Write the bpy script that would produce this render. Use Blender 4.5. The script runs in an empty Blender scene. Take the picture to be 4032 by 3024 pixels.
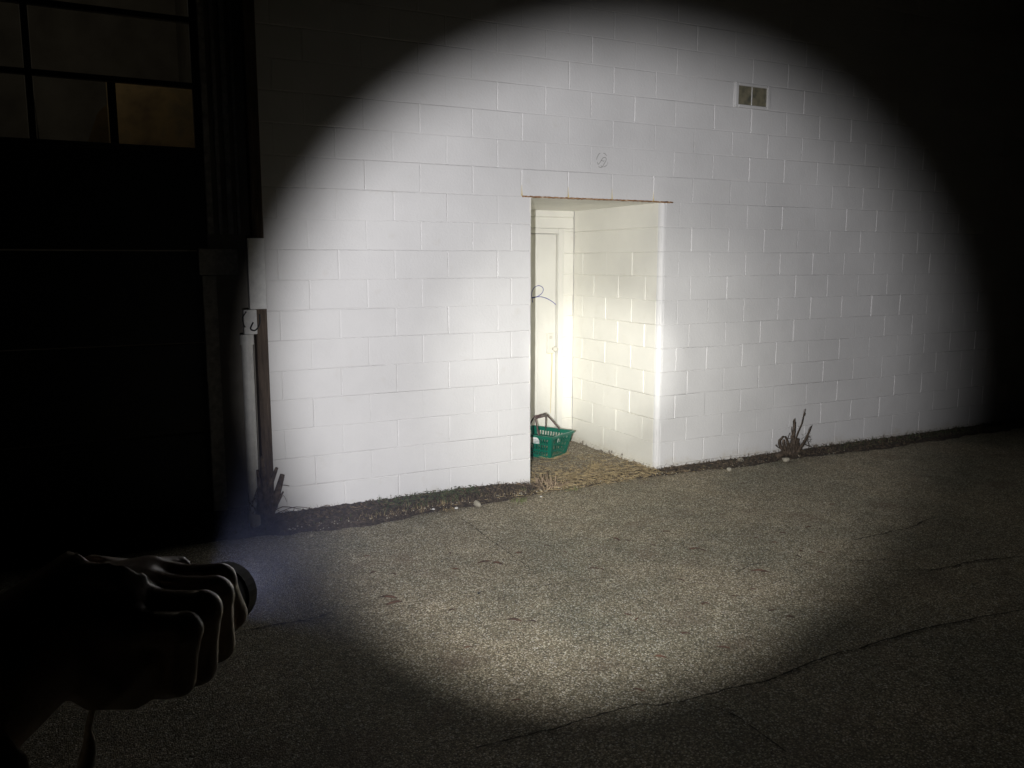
import bpy, bmesh, math, random, zlib
import numpy as np
from mathutils import Vector, Matrix
R_ = math.radians
SC = bpy.context.scene
COL = SC.collection
# ------------------------------------------------------------------ camera
CAM = np.array([-2.854, -5.771, 1.791]); YAW, PIT = 0.476, -0.1438
FPX = 3339.6
fw = np.array([math.sin(YAW)*math.cos(PIT), math.cos(YAW)*math.cos(PIT), math.sin(PIT)])
rt = np.array([math.cos(YAW), -math.sin(YAW), 0.]); up = np.cross(rt, fw)
cd = bpy.data.cameras.new('camera'); cam = bpy.data.objects.new('camera', cd); COL.objects.link(cam)
cd.sensor_width = 36; cd.lens = 36*FPX/4032; cd.clip_start = .02; cd.clip_end = 400
M = Matrix(((rt[0], up[0], -fw[0]), (rt[1], up[1], -fw[1]), (rt[2], up[2], -fw[2])))
cam.matrix_world = Matrix.Translation(Vector(CAM)) @ M.to_4x4()
SC.camera = cam
# ------------------------------------------------------------------ world: a night sky, almost black
w = bpy.data.worlds.new('World'); SC.world = w; w.use_nodes = True
nt = w.node_tree; bg = nt.nodes['Background']
sky = nt.nodes.new('ShaderNodeTexSky'); sky.sky_type = 'NISHITA'; sky.sun_disc = False
sky.sun_elevation = R_(-7); sky.sun_rotation = R_(200)
nt.links.new(sky.outputs[0], bg.inputs[0]); bg.inputs[1].default_value = .02
# ------------------------------------------------------------------ exposure
SC.view_settings.view_transform = 'Standard'; SC.view_settings.look = 'None'
SC.view_settings.exposure = 0; SC.view_settings.gamma = 1
SC.cycles.use_denoising = True
SC.cycles.max_bounces = 6; SC.cycles.diffuse_bounces = 4; SC.cycles.volume_bounces = 0
SC.cycles.sample_clamp_indirect = 4; SC.cycles.caustics_reflective = False; SC.cycles.caustics_refractive = False
# ------------------------------------------------------------------ the torch's light
V = 4032/2212
def ray(u, v):
    d = fw + rt*((u-2016)/FPX) + up*((1512-v)/FPX); return d/np.linalg.norm(d)
def onY(u, v, Y=0.): d = ray(u, v); return CAM + d*((Y-CAM[1])/d[1])
def onZ(u, v, Z=0.): d = ray(u, v); return CAM + d*((Z-CAM[2])/d[2])
def dep(u, v, D):                       # full-resolution pixel and depth along the view axis
    d = fw + rt*((u-2016)/FPX) + up*((1512-v)/FPX); return CAM + d*D
LENS = dep(897, 2330, .465)             # centre of the torch lens
ty, tp = R_(34.2), R_(-6.0)
AX = np.array([math.sin(ty)*math.cos(tp), math.cos(ty)*math.cos(tp), math.sin(tp)])
def spot(name, size, blend, power, color, radius=.006, back=.012, dyaw=0, dp=0):
    l = bpy.data.lights.new(name, 'SPOT'); l.energy = power; l.color = color
    l.spot_size = R_(size); l.spot_blend = blend; l.shadow_soft_size = radius
    o = bpy.data.objects.new(name, l); COL.objects.link(o)
    y, p = ty+R_(dyaw), tp+R_(dp)
    d = Vector((math.sin(y)*math.cos(p), math.cos(y)*math.cos(p), math.sin(p)))
    o.rotation_euler = d.to_track_quat('-Z', 'Y').to_euler(); o.location = Vector(LENS)
    return o
LP = 1.55
spot('torch_spill', 50.6, .44, 800*LP, (.985, .968, 1.0), dyaw=-.2, dp=-.25)
spot('torch_corona', 34, 1.0, 260*LP, (1, .985, .92), dyaw=1.4, dp=-.6)
spot('torch_mid', 28, 1.0, 400*LP, (1, .98, .90), dyaw=1.0, dp=-.5)
spot('torch_hotspot', 12.5, 1.0, 1150*LP, (1, .985, .93), radius=.012, dyaw=1.0, dp=.1)
spot('torch_outer', 110, .9, 5*LP, (.97, .97, 1.0))

# ------------------------------------------------------------------ helpers
rng = random.Random(7)
def tag(o, label=None, cat=None, group=None, kind=None):
    if label: o['label'] = label
    if cat: o['category'] = cat
    if group: o['group'] = group
    if kind: o['kind'] = kind
    return o
def empty(name, loc=(0, 0, 0), label=None, cat=None, group=None):
    o = bpy.data.objects.new(name, None); COL.objects.link(o); o.location = loc; o.empty_display_size = .1
    return tag(o, label, cat, group)
class MB:
    def __init__(s): s.v = []; s.f = []
    def add(s, vs, fs):
        n = len(s.v); s.v += [tuple(map(float, q)) for q in vs]; s.f += [tuple(n+i for i in f) for f in fs]
    def box(s, a, b):
        (x0, y0, z0), (x1, y1, z1) = a, b
        s.add([(x0,y0,z0),(x1,y0,z0),(x1,y1,z0),(x0,y1,z0),(x0,y0,z1),(x1,y0,z1),(x1,y1,z1),(x0,y1,z1)],
              [(0,3,2,1),(4,5,6,7),(0,1,5,4),(1,2,6,5),(2,3,7,6),(3,0,4,7)])
    def tube(s, pts, rad, n=10, caps=True, sq=1.0):
        pts = [np.array(p, float) for p in pts]
        if not hasattr(rad, '__len__'): rad = [rad]*len(pts)
        ref = None; base = len(s.v); vs = []; fs = []
        for i, p in enumerate(pts):
            t = (pts[min(i+1, len(pts)-1)]-pts[max(i-1, 0)]); t = t/(np.linalg.norm(t)+1e-9)
            if ref is None:
                ref = np.cross(t, (0, 0, 1.)) if abs(t[2]) < .9 else np.cross(t, (1., 0, 0))
            ref = ref - t*np.dot(ref, t); ref /= np.linalg.norm(ref); b = np.cross(t, ref)
            for k in range(n):
                a = 2*math.pi*k/n
                vs.append(p + rad[i]*(math.cos(a)*ref + sq*math.sin(a)*b))
        for i in range(len(pts)-1):
            for k in range(n):
                fs.append((i*n+k, i*n+(k+1) % n, (i+1)*n+(k+1) % n, (i+1)*n+k))
        if caps:
            fs.append(tuple(range(n))[::-1]); fs.append(tuple((len(pts)-1)*n+k for k in range(n)))
        s.add(vs, fs)
    def build(s, name, mat, parent=None, smooth=False, bevel=0):
        me = bpy.data.meshes.new(name); me.from_pydata(s.v, [], s.f); me.update()
        if mat: me.materials.append(mat)
        o = bpy.data.objects.new(name, me); COL.objects.link(o)
        if parent:
            o.parent = parent; o.matrix_parent_inverse = Matrix.Translation(-Vector(parent.location))
        if smooth:
            for p in me.polygons: p.use_smooth = True
        if bevel:
            m = o.modifiers.new('b', 'BEVEL'); m.width = bevel; m.segments = 2; m.limit_method = 'ANGLE'
        return o
def mat(name, col=(.5, .5, .5), rough=.7, metal=0, spec=.5):
    m = bpy.data.materials.new(name); m.use_nodes = True
    b = m.node_tree.nodes['Principled BSDF']
    b.inputs['Base Color'].default_value = (*col, 1); b.inputs['Roughness'].default_value = rough
    b.inputs['Metallic'].default_value = metal; b.inputs['Specular IOR Level'].default_value = spec
    return m
class NT:
    def __init__(s, m): s.m = m; s.n = m.node_tree.nodes; s.l = m.node_tree.links; s.b = s.n['Principled BSDF']
    def node(s, t, **k):
        n = s.n.new(t)
        for a, b in k.items(): setattr(n, a, b)
        return n
    def pos(s): return s.node('ShaderNodeNewGeometry').outputs['Position']
    def noise(s, vec, scale, detail=4, rough=.55):
        n = s.node('ShaderNodeTexNoise'); n.inputs['Scale'].default_value = scale; n.inputs['Detail'].default_value = detail
        n.inputs['Roughness'].default_value = rough; s.l.new(vec, n.inputs['Vector']); return n.outputs['Fac']
    def ramp(s, fac, stops):
        n = s.node('ShaderNodeValToRGB'); e = n.color_ramp.elements
        while len(e) < len(stops): e.new(.5)
        for i, (p, c) in enumerate(stops):
            e[i].position = p; e[i].color = (*c, 1) if hasattr(c, '__len__') else (c, c, c, 1)
        s.l.new(fac, n.inputs[0]); return n.outputs[0]
    def math(s, op, a, b=None, clamp=False):
        n = s.node('ShaderNodeMath', operation=op); n.use_clamp = clamp
        for i, q in enumerate((a, b)):
            if q is None: continue
            if isinstance(q, (int, float)): n.inputs[i].default_value = q
            else: s.l.new(q, n.inputs[i])
        return n.outputs[0]
    def mix(s, fac, a, b, typ='MIX'):
        n = s.node('ShaderNodeMix', data_type='RGBA', blend_type=typ)
        for i, q in ((0, fac), (6, a), (7, b)):
            if isinstance(q, (int, float)): n.inputs[i].default_value = q
            elif isinstance(q, tuple): n.inputs[i].default_value = (*q, 1)
            else: s.l.new(q, n.inputs[i])
        return n.outputs[2]
    def bump(s, h, strength=.5, dist=.01, prev=None):
        n = s.node('ShaderNodeBump'); n.inputs['Strength'].default_value = strength; n.inputs['Distance'].default_value = dist
        s.l.new(h, n.inputs['Height'])
        if prev: s.l.new(prev, n.inputs['Normal'])
        return n.outputs[0]
    def sep(s, vec): n = s.node('ShaderNodeSeparateXYZ'); s.l.new(vec, n.inputs[0]); return n.outputs
    def out(s, col=None, nor=None, rough=None):
        if col is not None: s.l.new(col, s.b.inputs['Base Color'])
        if nor is not None: s.l.new(nor, s.b.inputs['Normal'])
        if rough is not None: s.l.new(rough, s.b.inputs['Roughness'])
# ---- materials
def wall_paint(name, base, dirt=True, stip=1.0):
    m = mat(name, base, .55, spec=.35); t = NT(m); p = t.pos()
    n1 = t.noise(p, 1.3, 5); n2 = t.noise(p, 9, 6, .6); n3 = t.noise(p, 55, 4); n4 = t.noise(p, 190, 3)
    c = t.mix(t.ramp(n1, [(.35, 0), (.7, 1)]), base, tuple(q*.87 for q in base))
    c = t.mix(t.math('MULTIPLY', t.ramp(n2, [(.60, 0), (.72, 1)]), .22), c, tuple(q*w_ for q, w_ in zip(base, (.8, .77, .7))))
    if dirt:
        z = t.sep(p)[2]
        h = t.math('SUBTRACT', t.math('MULTIPLY', t.noise(p, 5, 6, .7), .24), z)      # splashed soil at the foot
        a = t.ramp(t.math('ADD', h, .0), [(.02, 0), (.13, 1)])
        a2 = t.math('MULTIPLY', a, t.ramp(t.noise(p, 34, 5, .7), [(.38, .25), (.6, 1)]))
        c = t.mix(t.math('MULTIPLY', a2, .5), c, (.40, .33, .20))
        pz = t.math('SUBTRACT', t.math('MULTIPLY', t.noise(p, 17, 5, .7), .235), z)
        pk = t.math('MULTIPLY', t.ramp(pz, [(.09, 0), (.10, 1)]), t.ramp(n2, [(.5, 0), (.53, 1)]))
        c = t.mix(pk, c, (.22, .19, .15))                                              # flaked paint
    b = t.bump(n4, .35*stip, .0015); b = t.bump(n3, .5*stip, .003, b); b = t.bump(n2, .35, .006, b)
    t.out(c, b); return m
M_wall = wall_paint('painted_block', (.68, .676, .66))
M_cream = wall_paint('cream_painted_block', (.80, .787, .71))
M_door = wall_paint('cream_door_paint', (.76, .75, .68), dirt=False, stip=.25)
M_ceil = wall_paint('cream_soffit', (.86, .845, .77), dirt=False, stip=.6)
M_crack = mat('crack', (.46, .45, .43), .9)
M_rust = mat('rust', (.2, .09, .03), .85); t = NT(M_rust); q = t.noise(t.pos(), 30, 5, .7)
t.out(t.ramp(q, [(.35, (.07, .035, .02)), (.5, (.26, .13, .05)), (.62, (.45, .33, .2)), (.72, (.6, .57, .48))]), t.bump(q, .6, .004))
M_rustst = mat('rust_stain', (.62, .50, .22), .7)
M_blue = mat('blue_marker', (.06, .07, .30), .6)
M_pencil = mat('pencil', (.25, .25, .23), .8)
# asphalt
M_asph = mat('asphalt', (.1, .1, .1), .85); t = NT(M_asph); p = t.pos()
def voro(scale, out='Color'):
    n = t.node('ShaderNodeTexVoronoi'); n.inputs['Scale'].default_value = scale; t.l.new(p, n.inputs['Vector']); return n.outputs
v1 = voro(150); v2 = voro(60)
g1 = t.sep(v1['Color'])[0]; g2 = t.sep(v2['Color'])[1]
stone = t.ramp(g1, [(0, (.15, .128, .080)), (.40, (.295, .258, .168)), (.72, (.455, .405, .28)), (.90, (.72, .66, .50)), (1, (.92, .89, .78))])
edge = t.ramp(v1['Distance'], [(.25, 1), (.75, .45)])
c = t.mix(1.0, stone, edge, 'MULTIPLY')
big = t.ramp(g2, [(.93, 0), (.94, 1)]); big = t.math('MULTIPLY', big, t.ramp(v2['Distance'], [(.2, 1), (.4, 0)]))
c = t.mix(big, c, (.5, .48, .42))
n = t.noise(p, .9, 5, .6); c = t.mix(1.0, c, t.ramp(n, [(.3, (.72, .76, .74)), (.7, (1.18, 1.12, 1.05))]), 'MULTIPLY')
n = t.noise(p, 6, 5, .65); c = t.mix(1.0, c, t.ramp(n, [(.3, .8), (.7, 1.15)]), 'MULTIPLY')
n = t.noise(p, 2.3, 3); c = t.mix(t.math('MULTIPLY', t.ramp(n, [(.58, 0), (.72, 1)]), .4), c, (.13, .085, .055))
hb = t.math('SUBTRACT', 1.0, v1['Distance'])
t.out(c, t.bump(t.noise(p, 320, 2), .4, .002, t.bump(hb, .9, .006)))
M_soil = mat('soil', (.05, .04, .03), .95); t = NT(M_soil); p = t.pos(); n = t.noise(p, 40, 6, .7); n2 = t.noise(p, 180, 3)
t.out(t.mix(1.0, t.ramp(n, [(.3, (.020, .017, .012)), (.55, (.06, .047, .034)), (.75, (.15, .125, .09))]), t.ramp(n2, [(.3, .6), (.7, 1.3)]), 'MULTIPLY'), t.bump(n, .9, .02))
M_gravel = mat('gritty_floor', (.2, .17, .13), .95); t = NT(M_gravel); p = t.pos(); v1 = voro(150); n = t.noise(p, 12, 6, .7)
t.out(t.mix(1.0, t.ramp(t.sep(v1['Color'])[0], [(0, (.10, .08, .055)), (.7, (.24, .20, .14)), (1, (.6, .55, .42))]), t.ramp(n, [(.3, .6), (.7, 1.25)]), 'MULTIPLY'), t.bump(n, .6, .01))
def veg(name, c0, c1, rough=.8):
    m = mat(name, c0, rough); t = NT(m); q = t.noise(t.pos(), 28, 4); t.out(t.ramp(q, [(.35, c0), (.65, c1)])); return m
M_straw = veg('dry_straw', (.20, .145, .075), (.46, .37, .20))
M_green = veg('weed_green', (.035, .05, .022), (.10, .12, .055))
M_lgreen = veg('fresh_grass', (.10, .13, .04), (.20, .23, .09))
M_deb = veg('dark_litter', (.030, .023, .016), (.17, .125, .080))
M_stub = veg('dead_wood', (.035, .026, .018), (.12, .088, .06))
M_leaf = veg('dead_leaf', (.040, .026, .018), (.12, .065, .038))
M_stone = veg('stone', (.26, .24, .19), (.42, .39, .30), .85)
M_white = veg('white_stone', (.55, .54, .5), (.7, .7, .66), .7)

Z0 = 2.275; U = .2032
HJ = {}
def hrand(key, lo, hi):
    if key not in HJ: HJ[key] = random.Random(zlib.crc32(repr(key).encode())).random()
    return lo + (hi-lo)*HJ[key]
def pad(mb, P, u0, u1, v0, v1, key, dmul=1.0):
    """one block of the masonry: P(u, v, n) maps plane coordinates to the world; joints are shallow grooves"""
    def jt(u, v): k = (key, round(float(u), 2), round(float(v), 2)); return (hrand(k+('u',), -.0022, .0022), hrand(k+('v',), -.0016, .0016))
    dmul *= {'S': 1.45, 'B': 1.6}.get(key, 1.0)
    def dj(k, crack=False):
        r = hrand((key, 'd')+k, 0, 1); base = .0002+.0013*r*r*r if k[0] == 'h' else .0007+.0050*r**1.5
        return (base)*dmul
    dl, dr = dj(('v', round(u0, 2), round(v0, 2))), dj(('v', round(u1, 2), round(v0, 2)))
    db, dt = dj(('h', round(v0, 2), round((u0+.01)/.4))), dj(('h', round(v1, 2), round((u0+.01)/.4)))
    off = hrand((key, 'o', round(u0, 2), round(v0, 2)), -.0006, .0008)
    tl = [hrand((key, 't', i, round(u0, 2), round(v0, 2)), -.0008, .0008) for i in range(4)]
    cs = [(u0, v0, 1, 1, dl, db), (u1, v0, -1, 1, dr, db), (u1, v1, -1, -1, dr, dt), (u0, v1, 1, -1, dl, dt)]
    n = len(mb.v); vs = []
    sid = [hrand((key, 'w', i, round(u0, 2), round(v0, 2)), .0035, .0075) for i in range(4)]
    wu = (sid[0], sid[1], sid[1], sid[0]); wv = (sid[2], sid[2], sid[3], sid[3])
    def hsh(u, v): j = jt(u, v); return u+j[0], v+j[1]
    for rg in range(4):
        for i, (u, v, su, sv, du, dv) in enumerate(cs):
            a, b = hsh(u, v)
            if rg == 0: vs.append(P(a, b, -.014))
            elif rg == 1: vs.append(P(a, b, -max(du, dv)))
            elif rg == 2: vs.append(P(a+su*wu[i]*.55, b+sv*wv[i]*.55, off-.45*max(du, dv)*.8))
            else: vs.append(P(a+su*wu[i]*1.3, b+sv*wv[i]*1.3, off+tl[i]))
    fs = []
    for rg in range(3):
        for i in range(4):
            j = (i+1) % 4; fs.append((rg*4+i, rg*4+j, rg*4+4+j, rg*4+4+i))
    fs.append((12, 13, 14, 15)); mb.add(vs, fs)
def course_pads(mb, P, v0, v1, cuts, key, **k):
    for a, b in zip(cuts[:-1], cuts[1:]): pad(mb, P, a, b, v0, v1, key, **k)

# ================================================================== THE SETTING: ground
XR, XL, WL, JL, JR, RB = 1.51, .285, -1.725, .285, 1.51, .042
ZT = 2.275+.2032*18
def sheet(name, mat_, x0, x1, y0, y1, z, nx, ny, amp=0, seed=1):
    r = random.Random(seed); mb = MB(); vs = []; fs = []
    for j in range(ny+1):
        for i in range(nx+1): vs.append((x0+(x1-x0)*i/nx, y0+(y1-y0)*j/ny, z+amp*(r.random()-.5)))
    for j in range(ny):
        for i in range(nx): a = j*(nx+1)+i; fs.append((a, a+1, a+nx+2, a+nx+1))
    mb.add(vs, fs); return mb.build(name, mat_)
tag(sheet('ground', M_asph, -150, 150, -150, 150, 0, 2, 2), kind='structure')
# soil strip along the wall foot; outer edge traced on the ground
ep = [(1000, 2112), (1153, 2105), (1343, 2086), (1533, 2054), (1723, 2016), (1913, 1982), (2090, 1953), (2212, 1929), (2323, 1911), (2432, 1900), (2535, 1882), (2660, 1864), (2853, 1848), (3042, 1821), (3205, 1796), (3422, 1777), (3700, 1734)]
edge_pts = [onZ(u, v)[:2] for u, v in ep]
ex = [q[0] for q in edge_pts]; ey = [q[1] for q in edge_pts]
def edgeY(x): return float(np.interp(x, ex, ey))
mb = MB(); vs = []; fs = []; xs = np.concatenate([np.arange(-8.0, -1.74, .03), np.arange(-1.735, 12.0, .02)]); r = random.Random(3); NJ = 9
for i, x in enumerate(xs):
    e = edgeY(x) if x > ex[0] else ey[0]
    e += .012*math.sin(x*23)+.014*(r.random()-.5)+.02*math.sin(x*7.3)
    rec = JL < x < JR
    lift = .055*max(0, min(1, (.55-x)/.6)) + .012
    for j in range(NJ+1):
        s_ = j/NJ; y = e*(1-s_) + (.10 if rec else .44 if x < -1.736 else .004)*s_
        z = .004 + (lift+.012*(r.random()-.3))*min(1, s_*3.2)*(1 if not rec else (1-s_)**.5)
        if j == 0: z = -.004
        vs.append((x, y, z))
for i in range(len(xs)-1):
    for j in range(NJ): a = i*(NJ+1)+j; fs.append((a, a+NJ+1, a+NJ+2, a+1))
mb.add(vs, fs); tag(mb.build('soil_strip', M_soil), kind='structure')
# gritty floor of the doorway
tag(sheet('doorway_floor', M_gravel, JL, JR, -.02, 1.39, .008, 60, 60, .006), kind='structure')
# cracks in the asphalt
def crack(pts, w, amp, seed, z=.004):
    r = random.Random(seed); P = [onZ(u, v)[:2] for u, v in pts]; mb = MB(); vs = []; fs = []; k = 0
    L = []
    for a, b in zip(P[:-1], P[1:]):
        n = max(2, int(np.linalg.norm(b-a)/.018))
        for i in range(n): L.append(a+(b-a)*i/n)
    L.append(P[-1]); off = 0; N = len(L)
    for i, q in enumerate(L):
        t_ = L[min(i+1, N-1)]-L[max(0, i-1)]; t_ /= np.linalg.norm(t_)+1e-9; nn = np.array([-t_[1], t_[0]])
        off = off*.86+(r.random()-.5)*amp; ww = w*(.25+1.0*r.random())*min(1, i/6+.2, (N-1-i)/6+.2)
        c_ = q+nn*off; vs += [(*(c_-nn*ww/2), z), (*(c_+nn*ww/2), z)]
        if i: fs.append((2*i-2, 2*i-1, 2*i+1, 2*i))
    mb.add(vs, fs); return tag(mb.build('asphalt_crack', M_cr), kind='structure')
M_cr = mat('crack_dark', (.06, .054, .043), 1.0, spec=0)
def cB(u, v): return (2600+.6774*u, 1900+.6774*v)
def cA(u, v): return (1400+.633*u, 1900+.633*v)
crack([cB(*q) for q in [(2112, 740), (1850, 790), (1650, 825), (1440, 875), (1300, 915), (1170, 965), (1060, 990), (860, 1065), (700, 1130), (480, 1190), (400, 1200), (250, 1240), (0, 1300)]]+[cA(*q) for q in [(1750, 1380), (1500, 1460), (1250, 1530), (950, 1600), (700, 1680)]], .011, .009, 1)
crack([cB(*q) for q in [(250, 1285), (350, 1320), (450, 1370), (600, 1470), (760, 1600)]], .007, .006, 2)
crack([cB(*q) for q in [(400, 545), (540, 480), (660, 460)]], .006, .006, 3)
crack([cB(*q) for q in [(980, 465), (1100, 460), (1300, 455), (1400, 435)]], .008, .008, 4)
crack([cB(*q) for q in [(1310, 515), (1600, 510), (1850, 450), (2110, 430)]], .010, .01, 5)
crack([cB(*q) for q in [(1100, 340), (1300, 300), (1450, 265), (1600, 200)]], .010, .01, 6)
crack([cB(*q) for q in [(580, 610), (640, 592), (720, 560)]], .005, .005, 7)
crack([cA(*q) for q in [(620, 210), (720, 260), (800, 330), (960, 440), (1030, 500), (1120, 560)]], .006, .006, 8)
crack([cA(*q) for q in [(560, 700), (740, 690), (920, 660), (1200, 640), (1500, 600), (1640, 580)]], .005, .006, 9)
crack([(930, 2490), (1010, 2480), (1090, 2462), (1200, 2445), (1330, 2410)], .014, .008, 10)

# ================================================================== THE WHITE BLOCK BUILDING
bld = empty('block_building', (0, 0, 0), 'white painted concrete block building with a deep cream doorway lit by the torch', 'building')
# backing masonry (closed volumes behind the block faces)
mb = MB()
mb.box((WL+.004, .010, -.3), (JL-.012, 1.7, ZT)); mb.box((JR+.012, .010, -.3), (14, 1.7, ZT))
mb.box((JL-.012, .010, Z0+.012), (JR+.012, 1.7, ZT)); mb.box((JL-.012, 1.45, -.3), (JR+.012, 1.7, Z0+.012))
mb.build('masonry_core', M_wall, bld)
mb = MB(); mb.box((WL-.06, -.05, ZT), (14.1, 1.8, ZT+.14)); mb.build('roof_coping', M_wall, bld, bevel=.01)
front = MB(); PF = lambda u, v, n: (u, -n, v)
for k in range(-18, 11):
    v1 = Z0-U*k; v0 = v1-U; odd = k % 2
    full = [U*i for i in range(-8, 70) if (i % 2 == odd)]
    inwin = k in (-5,)
    if k < 0:
        cuts = [WL]+[q for q in full if q > WL+.05]
        if k == -5:      # the opening of the small window
            for a, b in zip(cuts[:-1], cuts[1:]):
                if b < 2.25 or a > 2.62: pad(front, PF, a, b, v0, v1, 'F')
                elif a < 2.25: pad(front, PF, a, 2.245, v0, v1, 'F')
                if a < 2.63 < b: pad(front, PF, 2.64, b, v0, v1, 'F')
        else: course_pads(front, PF, v0, v1, cuts, 'F')
    else:
        cl = [WL]+[q for q in full if WL+.05 < q < .05]+([.115] if odd else [])+[JL]
        course_pads(front, PF, v0, v1, cl, 'F')
        cr_ = [JR+RB]+([1.70] if not odd else [])+[q for q in full if q > 1.80]
        course_pads(front, PF, v0, v1, cr_, 'F')
front.box((WL, -.006, -.3), (JL, .01, Z0-U*11+.001)); front.box((JR+RB*.5, -.006, -.3), (14, .01, Z0-U*11+.001))
front.build('front_wall', M_wall, bld)
# rounded corner blocks of the right jamb, course by course
mb = MB()
for k in range(0, 12):
    v1 = Z0-U*k; v0 = v1-U if k < 11 else -.3
    g = hrand(('bn', k), .0015, .004); dd = hrand(('bo', k), -.001, .0015)
    prof = [(v0, -g), (v0+.004, 0), (v1-.004, 0), (v1, -g)]
    NA = 10; vs = []; fs = []
    for z, n_ in prof:
        for i in range(NA+1):
            a = math.pi/2*i/NA; rr = RB+n_+dd
            vs.append((JR+RB-rr*math.sin(a), RB-rr*math.cos(a), z))
    for j in range(3):
        for i in range(NA): a = j*(NA+1)+i; fs.append((a, a+1, a+NA+2, a+NA+1))
    mb.add(vs, fs)
mb.build('jamb_corner', M_wall, bld, smooth=False)
# side and back of the recess, same courses
side = MB(); PS = lambda u, v, n: (JR-n, u, v)
left = MB(); PL = lambda u, v, n: (JL+n, u, v)
back = MB(); PB = lambda u, v, n: (u, 1.38-n, v)
for k in range(0, 11):
    v1 = Z0-U*k; v0 = v1-U; odd = k % 2
    if k < 2: cuts = [RB, 1.38]
    else: cuts = [RB]+[q for q in ([.4, .81, 1.21] if not odd else [.2, .607, 1.01])]+[1.38]
    course_pads(side, PS, v0, v1, cuts, 'S'); course_pads(left, PL, v0, v1, [0]+cuts[1:], 'L')
    if k >= 1: pad(back, PB, 1.387, JR, v0, v1, 'B')
pad(back, PB, JL, JR, Z0-.065, Z0, 'B'); pad(back, PB, JL, JR, 2.10, Z0-.065, 'B'); pad(back, PB, 1.389, JR, 2.072, 2.10, 'B')
for m_, P_ in ((side, 'S'), (left, 'L')):
    x0, x1 = ((JR-.006, JR+.012) if P_ == 'S' else (JL-.012, JL+.006))
    m_.box((x0, RB if P_ == 'S' else .0, -.3), (x1, 1.40, Z0-U*11+.001))
side.build('recess_side_wall', M_cream, bld); left.build('recess_side_wall', M_cream, bld); back.build('recess_back_wall', M_cream, bld)
mb = MB(); mb.box((JL-.012, .012, Z0-.006), (JR+.012, 1.45, Z0+.011)); mb.build('soffit', M_ceil, bld)
# steel lintel: a rusty edge with flaked paint
mb = MB(); r = random.Random(5); vs = []; fs = []; xs = np.arange(.204, 1.632, .012)
for i, x in enumerate(xs):
    h0 = .004+.003*r.random(); h1 = .003+.004*r.random(); yy = -.003-.003*r.random()
    if x > 1.5: h0 += .004*r.random(); yy -= .003
    vs += [(x, yy, Z0-h0), (x, yy, Z0+h1), (x, .02, Z0-h0), (x, .02, Z0+h1)]
    if i:
        a = 4*i-4; fs += [(a, a+4, a+5, a+1), (a, a+2, a+6, a+4), (a+1, a+5, a+7, a+3)]
mb.add(vs, fs); lint = mb.build('steel_lintel', M_rust, bld)
def ribbon(mb, pts, w, y_or_P):
    """flat painted stroke on a plane; pts are 3-D points, normal n"""
    n = np.array(y_or_P); pts = [np.array(q, float) for q in pts]; vs = []; fs = []
    for i, q in enumerate(pts):
        t_ = pts[min(i+1, len(pts)-1)]-pts[max(i-1, 0)]; t_ /= np.linalg.norm(t_)+1e-9
        s_ = np.cross(t_, n); ww = w[i] if hasattr(w, '__len__') else w
        vs += [q-s_*ww/2, q+s_*ww/2]
        if i: fs.append((2*i-2, 2*i-1, 2*i+1, 2*i))
    mb.add(vs, fs)
def smooth_pts(P, n=6):
    P = [np.array(q, float) for q in P]; out = []
    for i in range(len(P)-1):
        p0, p1, p2, p3 = P[max(i-1, 0)], P[i], P[i+1], P[min(i+2, len(P)-1)]
        for k in range(n):
            t_ = k/n; out.append(.5*((2*p1)+(-p0+p2)*t_+(2*p0-5*p1+4*p2-p3)*t_*t_+(-p0+3*p1-3*p2+p3)*t_**3))
    return out+[P[-1]]
# rust runs at the joints above the lintel
mb = MB()
for x in (1*U, 3*U, 5*U, 7*U):
    mb = MB(); ribbon(mb, [(x, -.0035, Z0+.004), (x+.001, -.0035, Z0+.02), (x-.001, -.0035, Z0+.05), (x, -.0035, Z0+.085)], [.014, .008, .004, .002], (0, -1, 0)); mb.build('rust_run', M_rustst, bld)
# open hairline cracks along some joints (stepped crack on the left)
mb = MB()
def wc(pts, w=.0035):
    w *= .5
    P = []
    for (a, b) in zip(pts[:-1], pts[1:]):
        n = max(3, int(math.dist(a, b)/.02))
        for i in range(n): s_ = i/n; P.append((a[0]+(b[0]-a[0])*s_+rng.uniform(-.0012, .0012), -.0025, a[1]+(b[1]-a[1])*s_+rng.uniform(-.0012, .0012)))
    P.append((pts[-1][0], -.0025, pts[-1][1])); mb = MB(); ribbon(mb, P, [w*rng.uniform(.3, 1.1) for _ in P], (0, -1, 0)); mb.build('hairline_crack', M_crack, bld)
ro = lambda k: Z0-U*k
wc([(-7*U, ro(-.6)), (-7*U, ro(0)), (-6*U, ro(0))]); wc([(-6*U, ro(0)), (-6*U, ro(1)), (-5*U, ro(1))], .0025); wc([(-5*U, ro(2)), (-3*U, ro(2))], .0022)
wc([(WL+.01, ro(1)), (-8*U, ro(1)), (-8*U, ro(.1))], .004); wc([(-4.9*U, ro(0)+.003), (-4.1*U, ro(0))], .004)
wc([(-5.4*U, ro(-1)), (-3.5*U, ro(-1)), (-1.9*U, ro(-1))], .0045); wc([(-5.3*U, ro(-2)), (-4*U, ro(-2))], .003); wc([(1*U, ro(-2)), (1.7*U, ro(-2))], .005)
wc([(-1*U, ro(-4)), (0, ro(-4)), (.7*U, ro(-4))], .003); wc([(-2.5*U, ro(-4)), (-1*U, ro(-4))], .002); wc([(-7.6*U, ro(10)), (-5*U, ro(10)), (-3*U, ro(10)), (-2*U, ro(10))], .0032)
wc([(-8*U, ro(2)), (-6*U, ro(2))], .0022); wc([(-6*U, ro(7)), (-2*U, ro(7)), (0, ro(7))], .0022); wc([(-6*U, ro(8)), (-3*U, ro(8))], .002)
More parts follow.
